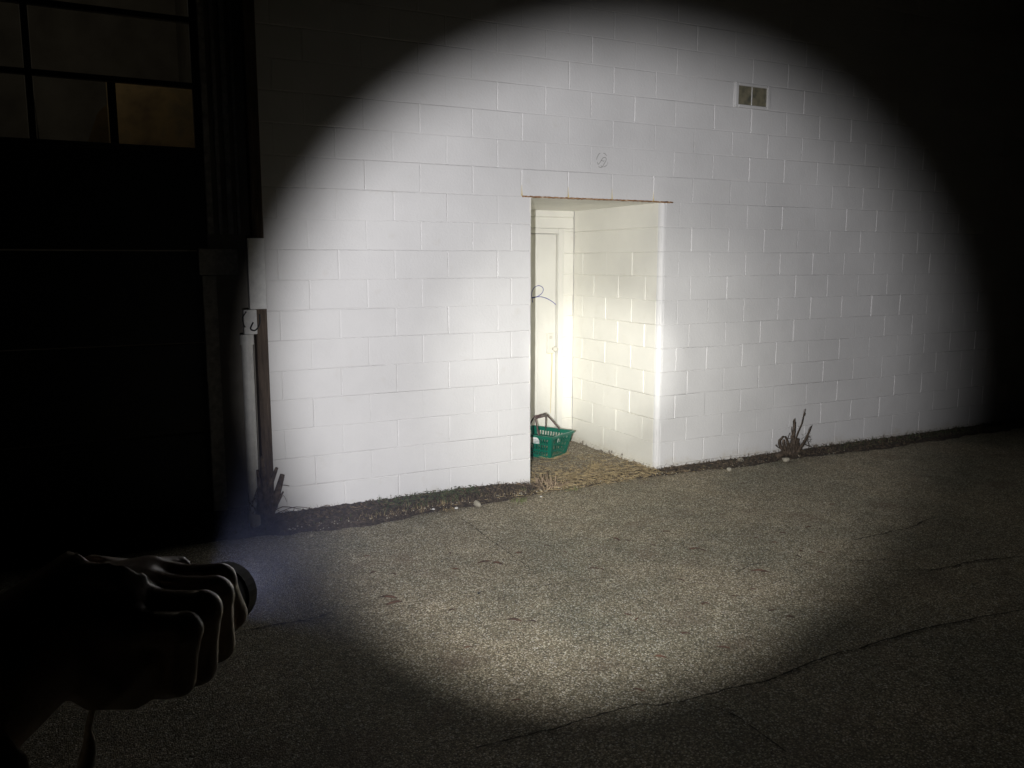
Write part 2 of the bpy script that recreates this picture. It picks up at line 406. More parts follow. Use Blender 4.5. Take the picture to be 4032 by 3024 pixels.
wc([(1.62, ro(11)), (2.4, ro(11)), (2.9, ro(11))], .003); wc([(3.6, ro(11)), (5.0, ro(11))], .004); wc([(16*U, ro(5)), (17.5*U, ro(5))], .002)
wc([(9.2*U, ro(9.99)), (13*U, ro(10)), (19*U, ro(10))], .0022); wc([(15*U, ro(6)), (21*U, ro(6))], .0018); wc([(1.62, ro(0)-.006), (1.52, ro(0)-.004)], .003)
pass
# footing ledge already in the wall; circled mark pencilled above the doorway
g = MB()
def gc(pts, w=.004):
    P = [np.array(onY(2330+.0603*u, 580+.0603*v, 0)) for u, v in pts]; P = [(q[0], -.0038, q[2]) for q in smooth_pts(P)]
    ribbon(g, P, w, (0, -1, 0))
gc([(540, 400), (440, 450), (370, 590), (320, 700), (308, 820)], .0045); gc([(730, 380), (820, 410), (900, 480), (960, 570)], .004)
gc([(960, 1160), (890, 1230), (760, 1290)], .004); gc([(340, 960), (380, 1080), (410, 1110), (480, 1050), (560, 930), (620, 830), (690, 730), (740, 680), (820, 660), (900, 700), (935, 790), (890, 900), (820, 1030), (760, 1140), (700, 1240), (670, 1290), (540, 1320), (430, 1250)], .0042)
gc([(590, 880), (650, 870), (740, 910), (780, 900), (790, 860)], .004); gc([(570, 1190), (640, 1260), (680, 1270)], .004); gc([(1040, 960), (1020, 1060), (985, 1130)], .002)
tag(g.build('pencil_graffiti', M_pencil, bld), 'small grey circled scribble on the blocks')
# ---- door in the back of the recess
DY = 1.385
door = MB(); door.box((JL-.01, DY+.020, -.02), (1.325, DY+.062, 2.046)); do = door.build('door', M_door, bld, bevel=.003)
fr = MB(); fr.box((1.330, DY-.020, -.02), (1.388, DY+.07, 2.10)); fr.box((JL-.01, DY-.0205, 2.052), (1.3295, DY+.07, 2.10)); fr.build('door_frame', M_door, do, bevel=.004)
pl = MB(); pl.box((1.223, DY-.002, .900), (1.293, DY+.0195, 1.097)); M_pl = mat('painted_plate', (.72, .70, .62), .5); pl.build('lock_plate', M_pl, do, bevel=.003)
M_hw = mat('painted_hardware', (.60, .58, .50), .4)
kn = MB()
def lathe(mb, c, ax, prof, n=24):
    ax = np.array(ax, float); ax /= np.linalg.norm(ax); r0 = np.cross(ax, (0, 0, 1.)) if abs(ax[2]) < .9 else np.cross(ax, (1., 0, 0)); r0 /= np.linalg.norm(r0); r1 = np.cross(ax, r0)
    vs = []; fs = []
    for (h, rr) in prof:
        for k in range(n): a = 2*math.pi*k/n; vs.append(np.array(c)+ax*h+rr*(math.cos(a)*r0+math.sin(a)*r1))
    for i in range(len(prof)-1):
        for k in range(n): fs.append((i*n+k, i*n+(k+1) % n, (i+1)*n+(k+1) % n, (i+1)*n+k))
    mb.add(vs, fs)
lathe(kn, (1.282, DY-.003, .945), (0, -1, 0), [(0, .012), (.03, .011), (.036, .022), (.046, .028), (.058, .027), (.066, .018), (.068, 0)])
kn.build('door_knob', M_hw, do, smooth=True)
kc = MB(); lathe(kc, (1.258, DY-.003, 1.055), (0, -1, 0), [(0, .016), (.008, .016), (.011, .012), (.011, 0)]); kc.build('lock_cylinder', M_hw, do, smooth=False)
st = MB()
ribbon(st, [(1.284, DY+.0178, .90), (1.286, DY+.0178, .80), (1.280, DY+.0178, .68), (1.278, DY+.0178, .5), (1.272, DY+.0178, .3)], [.010, .008, .010, .007, .004], (0, -1, 0))
ribbon(st, [(1.222, DY-.0035, .901), (1.292, DY-.0035, .901)], .004, (0, -1, 0)); st.build('rust_streak', M_rustst, do)
g = MB()
def gd(pts, w):
    P = [onY(2060+.2714*u, 1000+.2714*v, DY+.0178) for u, v in pts]; w = [w*rng.uniform(.8, 1.15) for _ in smooth_pts(P)]; ribbon(g, smooth_pts(P), w, (0, -1, 0))
gd([(138, 705), (128, 640), (122, 600), (135, 530), (170, 480), (220, 460), (270, 475), (293, 515), (275, 565), (235, 600), (190, 622), (122, 640)], .006)
gd([(120, 632), (180, 625), (240, 620), (310, 633), (380, 665), (430, 697), (474, 735)], .007); gd([(122, 636), (175, 628)], .014); gd([(128, 640), (140, 705)], .008)
tag(g.build('blue_graffiti', M_blue, do), 'letter R scrawled on the door in blue marker')
# ---- small two-light window high on the wall
M_pane = mat('dirty_glass', (.13, .12, .08), .35, spec=.6); t = NT(M_pane); q = t.noise(t.pos(), 14, 5, .6)
t.out(t.ramp(q, [(.30, (.08, .085, .07)), (.5, (.20, .185, .125)), (.7, (.27, .24, .17))]), t.bump(t.noise(t.pos(), 60, 3), .3, .003))
wz0, wz1 = Z0+4*U, Z0+5*U
f = MB(); x0, x1 = 2.245, 2.64
f.box((x0, -.014, wz0), (x0+.036, .009, wz1)); f.box((x1-.036, -.014, wz0), (x1, .009, wz1)); f.box((x0+.036, -.0145, wz0), (x1-.036, .009, wz0+.026)); f.box((x0+.036, -.0145, wz1-.024), (x1-.036, .009, wz1))
win = f.build('window', M_wall, bld, bevel=.006)
f = MB(); f.box((2.4325, -.004, wz0+.026), (2.4395, .009, wz1-.024)); f.build('mullion', M_wall, win, bevel=.003)
for a, b in ((x0+.036, 2.4325), (2.4395, x1-.036)):
    f = MB(); f.box((a, .003, wz0+.026), (b, .009, wz1-.024)); f.build('pane', M_pane, win)

# ================================================================== THE DARK BUILDING ON THE LEFT
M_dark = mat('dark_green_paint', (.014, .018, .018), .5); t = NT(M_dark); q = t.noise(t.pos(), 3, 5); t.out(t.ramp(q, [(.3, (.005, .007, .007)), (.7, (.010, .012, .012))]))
M_mull = mat('black_frame', (.010, .011, .011), .5)
M_trim = mat('old_grey_trim', (.12, .11, .10), .8); t = NT(M_trim); q = t.noise(t.pos(), 20, 6, .7); t.out(t.ramp(q, [(.3, (.26, .25, .23)), (.7, (.62, .60, .56))]), t.bump(q, .4, .006))
M_room = mat('interior_board', (.30, .26, .22), .8); t = NT(M_room); q = t.noise(t.pos(), 3, 5); t.out(t.ramp(q, [(.3, (.18, .165, .14)), (.7, (.32, .30, .26))]))
M_card = mat('kraft_board', (.42, .22, .08), .8); t = NT(M_card); q = t.noise(t.pos(), 4, 5, .6); t.out(t.ramp(q, [(.3, (.30, .21, .12)), (.5, (.56, .40, .19)), (.65, (.38, .30, .18))]))
M_glass = mat('window_glass', (.5, .5, .5), .05)
nt = M_glass.node_tree; nt.nodes.clear(); o_ = nt.nodes.new('ShaderNodeOutputMaterial'); mx = nt.nodes.new('ShaderNodeMixShader'); tr = nt.nodes.new('ShaderNodeBsdfTransparent'); gl = nt.nodes.new('ShaderNodeBsdfGlossy')
fr_ = nt.nodes.new('ShaderNodeFresnel'); fr_.inputs[0].default_value = 1.45; tr.inputs[0].default_value = (.8, .8, .78, 1); gl.inputs['Roughness'].default_value = .02
nt.links.new(fr_.outputs[0], mx.inputs[0]); nt.links.new(tr.outputs[0], mx.inputs[1]); nt.links.new(gl.outputs[0], mx.inputs[2]); nt.links.new(mx.outputs[0], o_.inputs[0])
GY = .30
gar = empty('garage_building', (-3, GY, 0), 'dark building left of the white wall with a glazed overhead door', 'building')
mb = MB(); mb.box((-2.03, GY-.02, -.1), (-1.78, GY+.3, 6)); mb.box((-9, GY, 4.45), (-2.03, GY+.3, 6)); mb.box((-9, GY, -.1), (-7.6, GY+.3, 4.45)); mb.box((-9, GY+3.2, -.1), (-1.74, GY+3.4, 6)); mb.box((-9, GY+.3, 5.8), (-1.74, GY+3.2, 6.0)); mb.box((-9.2, GY, -.1), (-9, GY+3.4, 6)); mb.box((-1.78, GY+.02, -.1), (-1.735, GY+3.2, 6))
mb.build('wall', M_room, gar)
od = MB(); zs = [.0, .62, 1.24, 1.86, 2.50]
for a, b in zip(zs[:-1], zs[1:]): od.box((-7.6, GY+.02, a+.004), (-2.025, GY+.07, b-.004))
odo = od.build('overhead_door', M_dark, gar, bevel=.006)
mu = MB(); xb = [-2.05-.0, -3.005, -3.93, -4.85, -5.78, -6.7, -7.6]
for x in xb: mu.box((x-.019, GY+.0, 2.50), (x+.019, GY+.06, 4.45))
for z in (2.515, 2.925, 3.335, 3.745, 4.155, 4.43):
    for a, b in zip(xb[1:], xb[:-1]): mu.box((a+.019, GY+.003, z-.016), (b-.019, GY+.055, z+.016))
mu.build('glazing_bar', M_mull, odo)
for i, (a, b) in enumerate(zip(xb[1:], xb[:-1])):
    for z0_, z1_ in ((2.535, 2.905), (2.945, 3.315), (3.355, 3.725), (3.765, 4.135), (4.175, 4.41)):
        p_ = MB(); p_.box((a+.024, GY+.025, z0_), (b-.024, GY+.031, z1_)); p_.build('window_pane', M_glass, odo)
# pilaster with old trims beside the door
mb = MB()
for x0_, x1_, d in ((-2.03, -1.99, .05), (-1.955, -1.93, .035), (-1.90, -1.865, .06), (-1.835, -1.815, .04)): mb.box((x0_, GY-.02-d, 1.97), (x1_, GY-.018, 5.9))
mb.build('trim_board', M_trim, gar, bevel=.004)
mb = MB(); mb.box((-2.10, GY-.10, 1.70), (-1.85, GY-.021, 1.875)); mb.build('bracket_board', M_trim, gar, bevel=.005)
mb = MB(); mb.box((-2.08, GY-.07, 0), (-1.99, GY-.021, 1.695)); mb.build('side_casing', M_trim, gar, bevel=.005)
# things inside, dimly lit
b_ = MB(); b_.add([(-2.55, GY+.75, 2.2), (-1.80, GY+.50, 2.2), (-1.80, GY+.50, 3.01), (-2.2, GY+.63, 3.03), (-2.30, GY+.665, 3.035), (-2.55, GY+.75, 3.05)], [(0, 1, 2, 3, 4, 5)])
b1 = b_.build('cardboard_sheet', M_card); m_ = b1.modifiers.new('s', 'SOLIDIFY'); m_.thickness = .012
tag(b1, 'orange brown cardboard sheet behind the lit garage window pane', 'cardboard')
b_ = MB(); b_.add([(-2.84, GY+.6, 2.2), (-2.56, GY+.6, 2.2), (-2.56, GY+.6, 2.86), (-2.62, GY+.6, 2.80)], [(0, 1, 2, 3)])
b2 = b_.build('wooden_board', M_card); m_ = b2.modifiers.new('s', 'SOLIDIFY'); m_.thickness = .02
tag(b2, 'slanting pinkish board inside the window left of the cardboard', 'board')
b_ = MB(); b_.box((-2.56, GY+.35, 2.1), (-2.51, GY+.40, 3.0)); tag(b_.build('window_prop', M_mull), 'dark upright post just inside the garage window', 'post')
b_ = MB(); b_.tube([(-2.975, GY+.32, 2.3), (-2.985, GY+.32, 2.66)], .004, 8); b_.tube([(-2.985, GY+.32, 2.66), (-2.99, GY+.32, 2.80)], .0022, 8)
M_pale = mat('pale_rod', (.75, .75, .7), .5)
tag(b_.build('pale_rod', M_pale), 'thin pale rod standing inside the garage window', 'rod')
l = bpy.data.lights.new('room_lamp', 'POINT'); l.energy = 7; l.color = (1, .90, .74); l.shadow_soft_size = .08
lo = bpy.data.objects.new('room_lamp', l); COL.objects.link(lo); lo.location = (-3.1, GY+.5, 3.95)

# ---- post, boxes and pipe against the left end of the white wall
M_wood = mat('dark_post_wood', (.08, .06, .045), .85); t = NT(M_wood); mp = t.node('ShaderNodeMapping'); t.l.new(t.pos(), mp.inputs[0]); mp.inputs['Scale'].default_value = (60, 60, 5)
q = t.noise(mp.outputs[0], 1, 6, .7); t.out(t.ramp(q, [(.3, (.035, .026, .020)), (.6, (.10, .075, .055)), (.75, (.17, .135, .10))]), t.bump(q, .7, .008))
b_ = MB(); b_.box((-1.80, -.075, -.05), (-1.7275, .02, 6)); po = b_.build('corner_post', M_wood, bevel=.006)
tag(po, 'dark weathered timber post against the left end of the white wall', 'post')
M_metal = mat('painted_metal', (.42, .42, .40), .5); t = NT(M_metal); q = t.noise(t.pos(), 18, 5, .65); t.out(t.ramp(q, [(.3, (.62, .62, .60)), (.7, (.80, .80, .77))]))
b_ = MB(); b_.box((-1.845, -.135, 1.484), (-1.737, -.0765, 1.938)); c1 = b_.build('metal_channel', M_metal, bevel=.004)
tag(c1, 'long pale metal cover box fixed to the timber post', 'cover box')
b_ = MB(); b_.box((-1.886, -.13, 1.322), (-1.803, -.0765, 1.4815)); jb = b_.build('junction_box', M_metal, bevel=.005)
tag(jb, 'small grey junction box just above the pipe', 'junction box')
b_ = MB(); b_.tube(smooth_pts([(-1.83, -.136, 1.40), (-1.85, -.15, 1.36), (-1.82, -.15, 1.35), (-1.79, -.14, 1.39), (-1.785, -.13, 1.45)]), .005, 8); b_.tube(smooth_pts([(-1.87, -.135, 1.47), (-1.895, -.14, 1.43), (-1.89, -.14, 1.39), (-1.88, -.133, 1.37)]), .004, 8)
b_.build('cable', M_mull, jb, smooth=True)
b_ = MB(); b_.tube([(-1.868, -.10, .02), (-1.868, -.10, .7), (-1.868, -.10, 1.30)], .037, 20); b_.tube([(-1.868, -.10, 1.255), (-1.868, -.10, 1.3215)], .045, 20)
pp = b_.build('drain_pipe', M_metal, smooth=False); tag(pp, 'grey plastic pipe running down beside the timber post', 'pipe')

# ================================================================== BASKET
M_bask = mat('green_plastic', (.005, .135, .085), .35, spec=.5)
M_hand = mat('brown_plastic', (.10, .065, .06), .4)
M_lab = mat('white_print', (.75, .78, .76), .5)
e1 = np.array([.885, .465, 0.]); e1 /= np.linalg.norm(e1); e2 = np.array([-e1[1], e1[0], 0.])
L1, L2, HB, IN = .360, .44, .215, .045
Nc = np.array([.880, .690, 0.])                 # rim corner nearest the camera
bk = empty('shopping_basket', tuple(Nc+e1*L1/2+e2*L2/2+np.array([0, 0, .012])), 'green plastic shopping basket with two brown handles in the doorway', 'basket')
def bp(a, b, h):                                 # a along e1, b along e2 (0..1), h height 0..1
    ins = IN*(1-h); return Nc + e1*(ins+a*(L1-2*ins)) + e2*(ins+b*(L2-2*ins)) + np.array([0, 0, .012+HB*h])
shell = MB()
def wallgrid(f, ncol, length):
    us = [0]; m = .035/length; w_ = (1-2*m)/ncol
    cols = []
    for i in range(ncol): a = m+w_*i; cols.append((a+w_*.2, a+w_*.8))
    rows = [(.12, .30), (.38, .60), (.68, .86)]
    ub = sorted(set([0, 1]+[c for q in cols for c in q])); vb = sorted(set([0, 1]+[c for q in rows for c in q]))
    vs = []; fs = []
    for v in vb:
        for u in ub: vs.append(f(u, v))
    nu = len(ub)
    for j in range(len(vb)-1):
        for i in range(nu-1):
            uc = (ub[i]+ub[i+1])/2; vc = (vb[j]+vb[j+1])/2
            if any(a < uc < b for a, b in cols) and any(a < vc < b for a, b in rows): continue
            a = j*nu+i; fs.append((a, a+1, a+nu+1, a+nu))
    shell.add(vs, fs)
wallgrid(lambda u, v: bp(u, 0, v), 9, L1); wallgrid(lambda u, v: bp(u, 1, v), 9, L1)
wallgrid(lambda u, v: bp(0, u, v), 12, L2); wallgrid(lambda u, v: bp(1, u, v), 12, L2)
for i in range(6): shell.add([bp(0, i/6, 0), bp(1, i/6, 0), bp(1, i/6+.11, 0), bp(0, i/6+.11, 0)], [(0, 1, 2, 3)])
sh = shell.build('basket_shell', M_bask, bk); m_ = sh.modifiers.new('s', 'SOLIDIFY'); m_.thickness = .0022; m_.offset = 0
rim = MB()
for h_, o_, hh in ((1.0, .014, .016),):
    O = [Nc-(e1+e2)*o_, Nc+e1*(L1+o_)-e2*o_, Nc+e1*(L1+o_)+e2*(L2+o_), Nc-e1*o_+e2*(L2+o_)]
    I = [Nc, Nc+e1*L1, Nc+e1*L1+e2*L2, Nc+e2*L2]; zt = .012+HB
    z = lambda P, q: np.array([P[0], P[1], q])
    vs = [z(q, zt+.004) for q in O]+[z(q, zt+.004) for q in I]+[z(q, zt-hh) for q in O]+[z(q, zt-.002) for q in I]; fs = []
    for i in range(4):
        j = (i+1) % 4; fs += [(i, j, 4+j, 4+i), (8+i, 8+j, j, i), (4+i, 4+j, 12+j, 12+i)]
    rim.add(vs, fs)
rm = rim.build('rim', M_bask, bk); m_ = rm.modifiers.new('s', 'SOLIDIFY'); m_.thickness = .003; m_ = rm.modifiers.new('b', 'BEVEL'); m_.width = .0015; m_.segments = 2
zt = .012+HB
def handle(b0, lean, zz):
    A = Nc+e2*(L2*b0); B_ = A+e1*L1; top = np.array([0, 0, zz]); ctr = Nc+e2*(L2*lean)
    P = [A+np.array([0, 0, zt-.012])+e1*.006, A+np.array([0, 0, zt+.008])+e1*.004, ctr+e1*.075+top, ctr+e1*(.085)+top+np.array([0, 0, .008]), ctr+e1*(L1-.085)+top+np.array([0, 0, .008]), ctr+e1*(L1-.075)+top, B_+np.array([0, 0, zt+.008])-e1*.004, B_+np.array([0, 0, zt-.012])-e1*.006]
    h_ = MB(); h_.tube(P, .0065, 8); h_.tube([P[3], P[4]], .009, 8); return h_.build('carry_handle', M_hand, bk, smooth=True)
handle(.33, .52, zt+.130); handle(.67, .565, zt+.142)
lb = MB()
def bq(u0_, u1_, v0_, v1_, n=10, ell=False):
    c_ = lambda u, v: bp(0, u, v) - e1*.0035
    if ell:
        uc, vc, ru, rv = (u0_+u1_)/2, v0_, (u1_-u0_)/2, v1_-v0_
        P = [c_(uc+ru*math.cos(math.pi*i/n), vc+rv*math.sin(math.pi*i/n)) for i in range(n+1)]; lb.add(P, [tuple(range(len(P)))])
    else: lb.add([c_(u0_, v0_), c_(u1_, v0_), c_(u1_, v1_), c_(u0_, v1_)], [(0, 1, 2, 3)])
bq(.32, .56, .80, .93, ell=True)
for v0_, v1_ in ((.74, .785), (.68, .72), (.635, .66)): bq(.31, .58, v0_, v1_)
lb.build('printed_label', M_lab, bk)

# ================================================================== VEGETATION AND LITTER
def blade(mb, base, h, lean, az, w, seg=3, droop=.5):
    d = np.array([math.cos(az), math.sin(az), 0]); s_ = np.array([-d[1], d[0], 0]); vs = []; fs = []
    for i in range(seg+1):
        t_ = i/seg; p_ = np.array(base)+d*lean*(t_**(1+droop))+np.array([0, 0, h*(t_-.35*droop*t_*t_)]); ww = w*(1-t_)**.7+.0004
        vs += [p_-s_*ww/2, p_+s_*ww/2]
        if i: fs.append((2*i-2, 2*i-1, 2*i+1, 2*i))
    mb.add(vs, fs)
def scrap(mb, c, L, W, az, tilt=0, curl=.3):
    d = np.array([math.cos(az), math.sin(az), tilt]); s_ = np.array([-math.sin(az), math.cos(az), rng.uniform(-.4, .4)])
    c = np.array(c); k = np.array([0, 0, curl*W])
    mb.add([c-d*L/2, c-s_*W/2+k, c+d*L/2, c+s_*W/2+k*.4], [(0, 1, 2), (0, 2, 3)])
def soil_h(x): return .012+.055*max(0, min(1, (.55-x)/.6))+.006
g_dead, g_green, g_lit, g_fresh = MB(), MB(), MB(), MB(); r = rng
# dark litter all along the wall foot
for _ in range(5200):
    x = r.choice([r.uniform(-1.7, .3), r.uniform(1.5, 4.5), r.uniform(1.5, 9)]); e = edgeY(x) if x > ex[0] else ey[0]; y = e*(r.random()**.7)+r.uniform(-.02, .0)
    scrap(g_lit, (x, y, soil_h(x)*min(1, (y-e)/max(.001, -e)*3+.3)+r.uniform(0, .02)), r.uniform(.01, .05), r.uniform(.003, .014), r.uniform(0, 6.3), r.uniform(-.3, .5))
for _ in range(900):
    x = r.choice([r.uniform(-1.7, .3), r.uniform(1.55, 5)]); y = -r.random()**1.5*.22
    blade(g_lit, (x, y-.005, soil_h(x)*.7), r.uniform(.02, .07), r.uniform(.01, .06), r.uniform(0, 6.3), r.uniform(.002, .005))
# green weeds, left of the doorway and further right
def dens(x): return 1 if (-1.15 < x < -.15) else .35 if (-1.7 < x < .2) else .8 if 3.4 < x < 6.5 else .1
n = 0
while n < 1500:
    x = r.choice([r.uniform(-1.7, .25), r.uniform(-1.1, -.2), r.uniform(1.7, 7)])
    if r.random() > dens(x): continue
    n += 1; e = edgeY(x) if x > ex[0] else ey[0]; y = e*(.05+.8*r.random())
    blade(g_green, (x, y, soil_h(x)*.6), r.uniform(.015, .06)*(1.6 if -1.0 < x < -.3 and r.random() < .3 else 1), r.uniform(.01, .05), r.uniform(0, 6.3), r.uniform(.003, .009))
for _ in range(900):
    x = r.uniform(-1.0, -.25) if r.random() < .6 else r.uniform(3.6, 5.6); e = edgeY(x); y = e*(.15+.7*r.random())
    scrap(g_green, (x, y, soil_h(x)+r.uniform(.0, .035)), r.uniform(.012, .028), r.uniform(.008, .018), r.uniform(0, 6.3), r.uniform(-.3, .3))
# pale dry blades and straw
for _ in range(750):
    x = r.uniform(-1.3, .2); e = edgeY(x); y = e*(.1+.9*r.random()); blade(g_dead, (x, y, soil_h(x)*.5), r.uniform(.02, .06), r.uniform(.01, .05), r.uniform(0, 6.3), .0022)
for (x, y, n_, rad, h_) in ((-.72, -.22, 26, .03, .07), (-.55, -.30, 22, .05, .03), (-.3, -.05, 9, .02, .13), (1.05, .28, 46, .05, .085), (.98, -.06, 34, .06, .06), (.75, .12, 30, .06, .05), (1.25, .02, 34, .07, .045), (1.15, .36, 20, .05, .06), (.55, -.12, 30, .1, .04), (1.42, -.07, 26, .08, .04), (.9, .12, 30, .1, .04)):
    for _ in range(n_): blade(g_dead, (x+r.gauss(0, rad*.5), y+r.gauss(0, rad*.5), .01), h_*r.uniform(.5, 1.2), r.uniform(.01, .06), r.uniform(0, 6.3), r.uniform(.0025, .0045), 4, .8)
for _ in range(3400):
    x = r.uniform(JL, JR); y = r.gauss(.08, .18) if r.random() < .7 else r.uniform(-.1, .8)
    if y < edgeY(x)+.0 or y > 1.3: continue
    scrap(g_dead, (x, y, .016+r.uniform(0, .012)), r.uniform(.015, .075), r.uniform(.0015, .005), r.uniform(0, 6.3), r.uniform(-.12, .12), 1)
for _ in range(800):
    x = r.gauss(.75, .55); e = edgeY(x); scrap(g_dead, (x, e+r.gauss(.03, .05), .012+soil_h(x)*.4*(r.random())), r.uniform(.02, .09), r.uniform(.0015, .004), r.uniform(0, 6.3), r.uniform(-.15, .25), 1)
for _ in range(500):       # straw round the foot of the basket
    a, b = r.random(), r.random(); q = bp(r.uniform(-.12, 1.15), r.uniform(-.14, .3), 0) if r.random() < .6 else bp(r.uniform(.9, 1.25), r.random(), 0)
    scrap(g_dead, (q[0], q[1], .016+r.uniform(0, .01)), r.uniform(.02, .09), r.uniform(.002, .005), r.uniform(0, 6.3), r.uniform(-.1, .1), 1)
for _ in range(700):       # reddish litter in the doorway mouth
    x = r.uniform(JL, JR); y = r.uniform(-.1, .35); scrap(g_lit, (x, y, .016+r.uniform(0, .01)), r.uniform(.01, .03), r.uniform(.004, .012), r.uniform(0, 6.3), 0)
for _ in range(60): blade(g_fresh, (.03+r.gauss(0, .02), -.30+r.gauss(0, .02), .0), r.uniform(.02, .05), r.uniform(.01, .03), r.uniform(0, 6.3), .003)
for _ in range(40): blade(g_fresh, (.55+r.gauss(0, .05), -.2+r.gauss(0, .02), .0), r.uniform(.01, .03), r.uniform(.01, .03), r.uniform(0, 6.3), .003)
for _ in range(2500):      # rough growth in front of the dark building
    x = r.uniform(-4.5, -1.75); y = r.uniform(ey[0]+.03, .2); blade(r.choice((g_lit, g_green)), (x, y, .01), r.uniform(.03, .12), r.uniform(.02, .08), r.uniform(0, 6.3), r.uniform(.003, .007))
tag(g_dead.build('dry_grass', M_straw), 'pale dry grass and straw strewn across the doorway mouth', 'dry grass', kind='stuff')
tag(g_green.build('weeds', M_green), 'dark green low weeds along the foot of the wall', 'weeds', kind='stuff')
tag(g_lit.build('leaf_litter', M_deb), 'dark brown leaf litter and soil crumbs along the wall foot', 'leaf litter', kind='stuff')
tag(g_fresh.build('fresh_grass', M_lgreen), 'few fresh green grass tufts at the asphalt edge', 'grass', kind='stuff')
# small gravel crumbs at the edge
gr = MB()
def rock(mb, c, s, seed, flat=.6):
    rr = random.Random(seed); bm = bmesh.new(); bmesh.ops.create_icosphere(bm, subdivisions=2, radius=1); n = len(mb.v)
    k = [rr.uniform(.7, 1.3) for _ in range(3)]; ph = [rr.uniform(0, 6) for _ in range(3)]
    vs = []
    for v in bm.verts:
        q = v.co; f_ = 1+.16*math.sin(3*q.x+ph[0])+.14*math.sin(4*q.y+ph[1])+.10*math.sin(5*q.z+ph[2])+rr.uniform(-.05, .05)
        vs.append((c[0]+q.x*s*k[0]*f_, c[1]+q.y*s*k[1]*f_, c[2]+q.z*s*flat*f_))
    mb.add(vs, [[v.index for v in f.verts] for f in bm.faces]); bm.free()
for i in range(260):
    x = r.uniform(-1.7, 1.6) if r.random() < .75 else r.uniform(1.6, 3.6); e = edgeY(x); y = e+r.gauss(.03, .06)
    if y > -.01 and not (JL < x < JR): continue
    gr.add(*(lambda c, s: ([(c[0]-s, c[1], c[2]), (c[0], c[1]-s, c[2]), (c[0]+s, c[1], c[2]), (c[0], c[1]+s*.8, c[2]), (c[0], c[1], c[2]+s), (c[0], c[1], c[2]-s*.5)], [(0, 1, 4), (1, 2, 4), (2, 3, 4), (3, 0, 4), (1, 0, 5), (2, 1, 5), (3, 2, 5), (0, 3, 5)]))((x, y, soil_h(x)*.5+.006), r.uniform(.0025, .008)))
tag(gr.build('gravel', M_stone), 'small pale gravel crumbs along the edge of the asphalt', 'gravel', kind='stuff')
c7 = lambda u, v: (900+.633*u, 1700+.633*v); c9 = lambda u, v: (2050+.2938*u, 1750+.2938*v); cR = lambda u, v: (2500+.5425*u, 1300+.5425*v)
ST = [(c7(1548, 448), .030, M_stone, 'large rounded grey stone at the asphalt edge left of the doorway'),
      (c7(1415, 470), .014, M_white, 'bright white pebble just left of the large grey stone'),
      (c7(1675, 388), .021, M_stone, 'pale yellowish stone in the soil between grey stone and doorway'),
      (c7(1845, 358), .019, M_stone, 'tan stone beside the left foot of the doorway'),
      (c9(262, 600), .018, M_stone, 'pale angular stone below the cut stems at the doorway'),
      (c9(275, 690), .010, M_white, 'tiny white pebble on the asphalt below the cut stems'),
      (c7(1272, 478), .011, M_white, 'white pebble among green weeds, left of the brighter one'),
      (c7(600, 548), .013, M_white, 'white pebble in the dim soil near the timber post'),
      (c7(513, 642), .014, M_stone, 'dull stone at the dim asphalt edge nearest the timber post'),
      (cR(1095, 940), .040, M_stone, 'stone half buried at the foot of the dead shrub stump'),
      (cR(683, 1008), .026, M_stone, 'yellowish stone at the asphalt edge right of the doorway'),
      (cR(765, 945), .035, M_stone, 'flat stone against the wall foot right of the doorway'),
      (c9(1480, 370), .009, M_white, 'tiny white pebble near the right corner of the doorway'),
      (c9(490, 510), .016, M_stone, 'pale stone wedged among the cut stems at the doorway')]
for i, (px, s, m_, lab) in enumerate(ST):
    q = onZ(*px, Z=.02); mb = MB(); rock(mb, (0, 0, 0), s, 40+i); o = mb.build('stone', m_, smooth=True); o.location = (q[0], q[1], .012+s*.25)
    tag(o, lab, 'stone', 'stones along the wall foot')
q = onZ(*cA(766, 694)); mb = MB(); rock(mb, (0, 0, 0), .009, 3); o = mb.build('pebble', M_mull, smooth=True); o.location = (q[0], q[1], .006)
tag(o, 'small black pebble alone on the lit asphalt', 'pebble')
# fallen leaves on the asphalt
LA = [(110, 568), (235, 575), (620, 545), (800, 503), (880, 512), (200, 725), (240, 760), (1300, 437), (1620, 360), (1690, 368), (1190, 398), (1480, 542), (1530, 545), (1930, 312), (1850, 395), (2110, 420), (2160, 428), (2020, 613), (1750, 857), (2050, 945), (1895, 1095), (985, 865), (1015, 445), (590, 445), (600, 800), (1100, 870), (700, 1033), (2170, 760), (1690, 830), (1000, 1362), (70, 465), (1760, 1300)]
LB = [(480, 10), (1000, 132), (860, 265), (920, 272), (715, 300), (350, 190), (570, 522), (610, 527), (540, 627), (430, 667), (260, 710), (800, 435), (820, 403), (665, 355), (365, 968), (145, 885), (755, 790), (560, 325), (930, 412), (650, 750)]
LBIG = {(800, 503): 2, (880, 512): 2, (1620, 360): 2, (570, 522): 2.4, (200, 725): 2.2, (240, 760): 2, (985, 865): 1.9, (110, 568): 1.6, (1895, 1095): 1.5, (2110, 420): 1.6, (1480, 542): 1.5, (1930, 312): 1.7, (365, 968): 1.5}
protos = []
for i in range(4):
    mb = MB(); rr = random.Random(i+60); n = 12; vs = [(0, 0, .004)]; fs = []
    for k in range(n):
        a = 2*math.pi*k/n; rad_ = .019*(1+.16*rr.uniform(-1, 1)); vs.append((math.cos(a)*rad_*1.6, math.sin(a)*rad_*.50, .001+.003*rr.random()+.008*abs(math.sin(a))**2))
    for k in range(n): fs.append((0, 1+k, 1+(k+1) % n))
    mb.add(vs, fs); me = bpy.data.meshes.new('dead_leaf'); me.from_pydata(mb.v, [], mb.f); me.materials.append(M_leaf); protos.append(me)
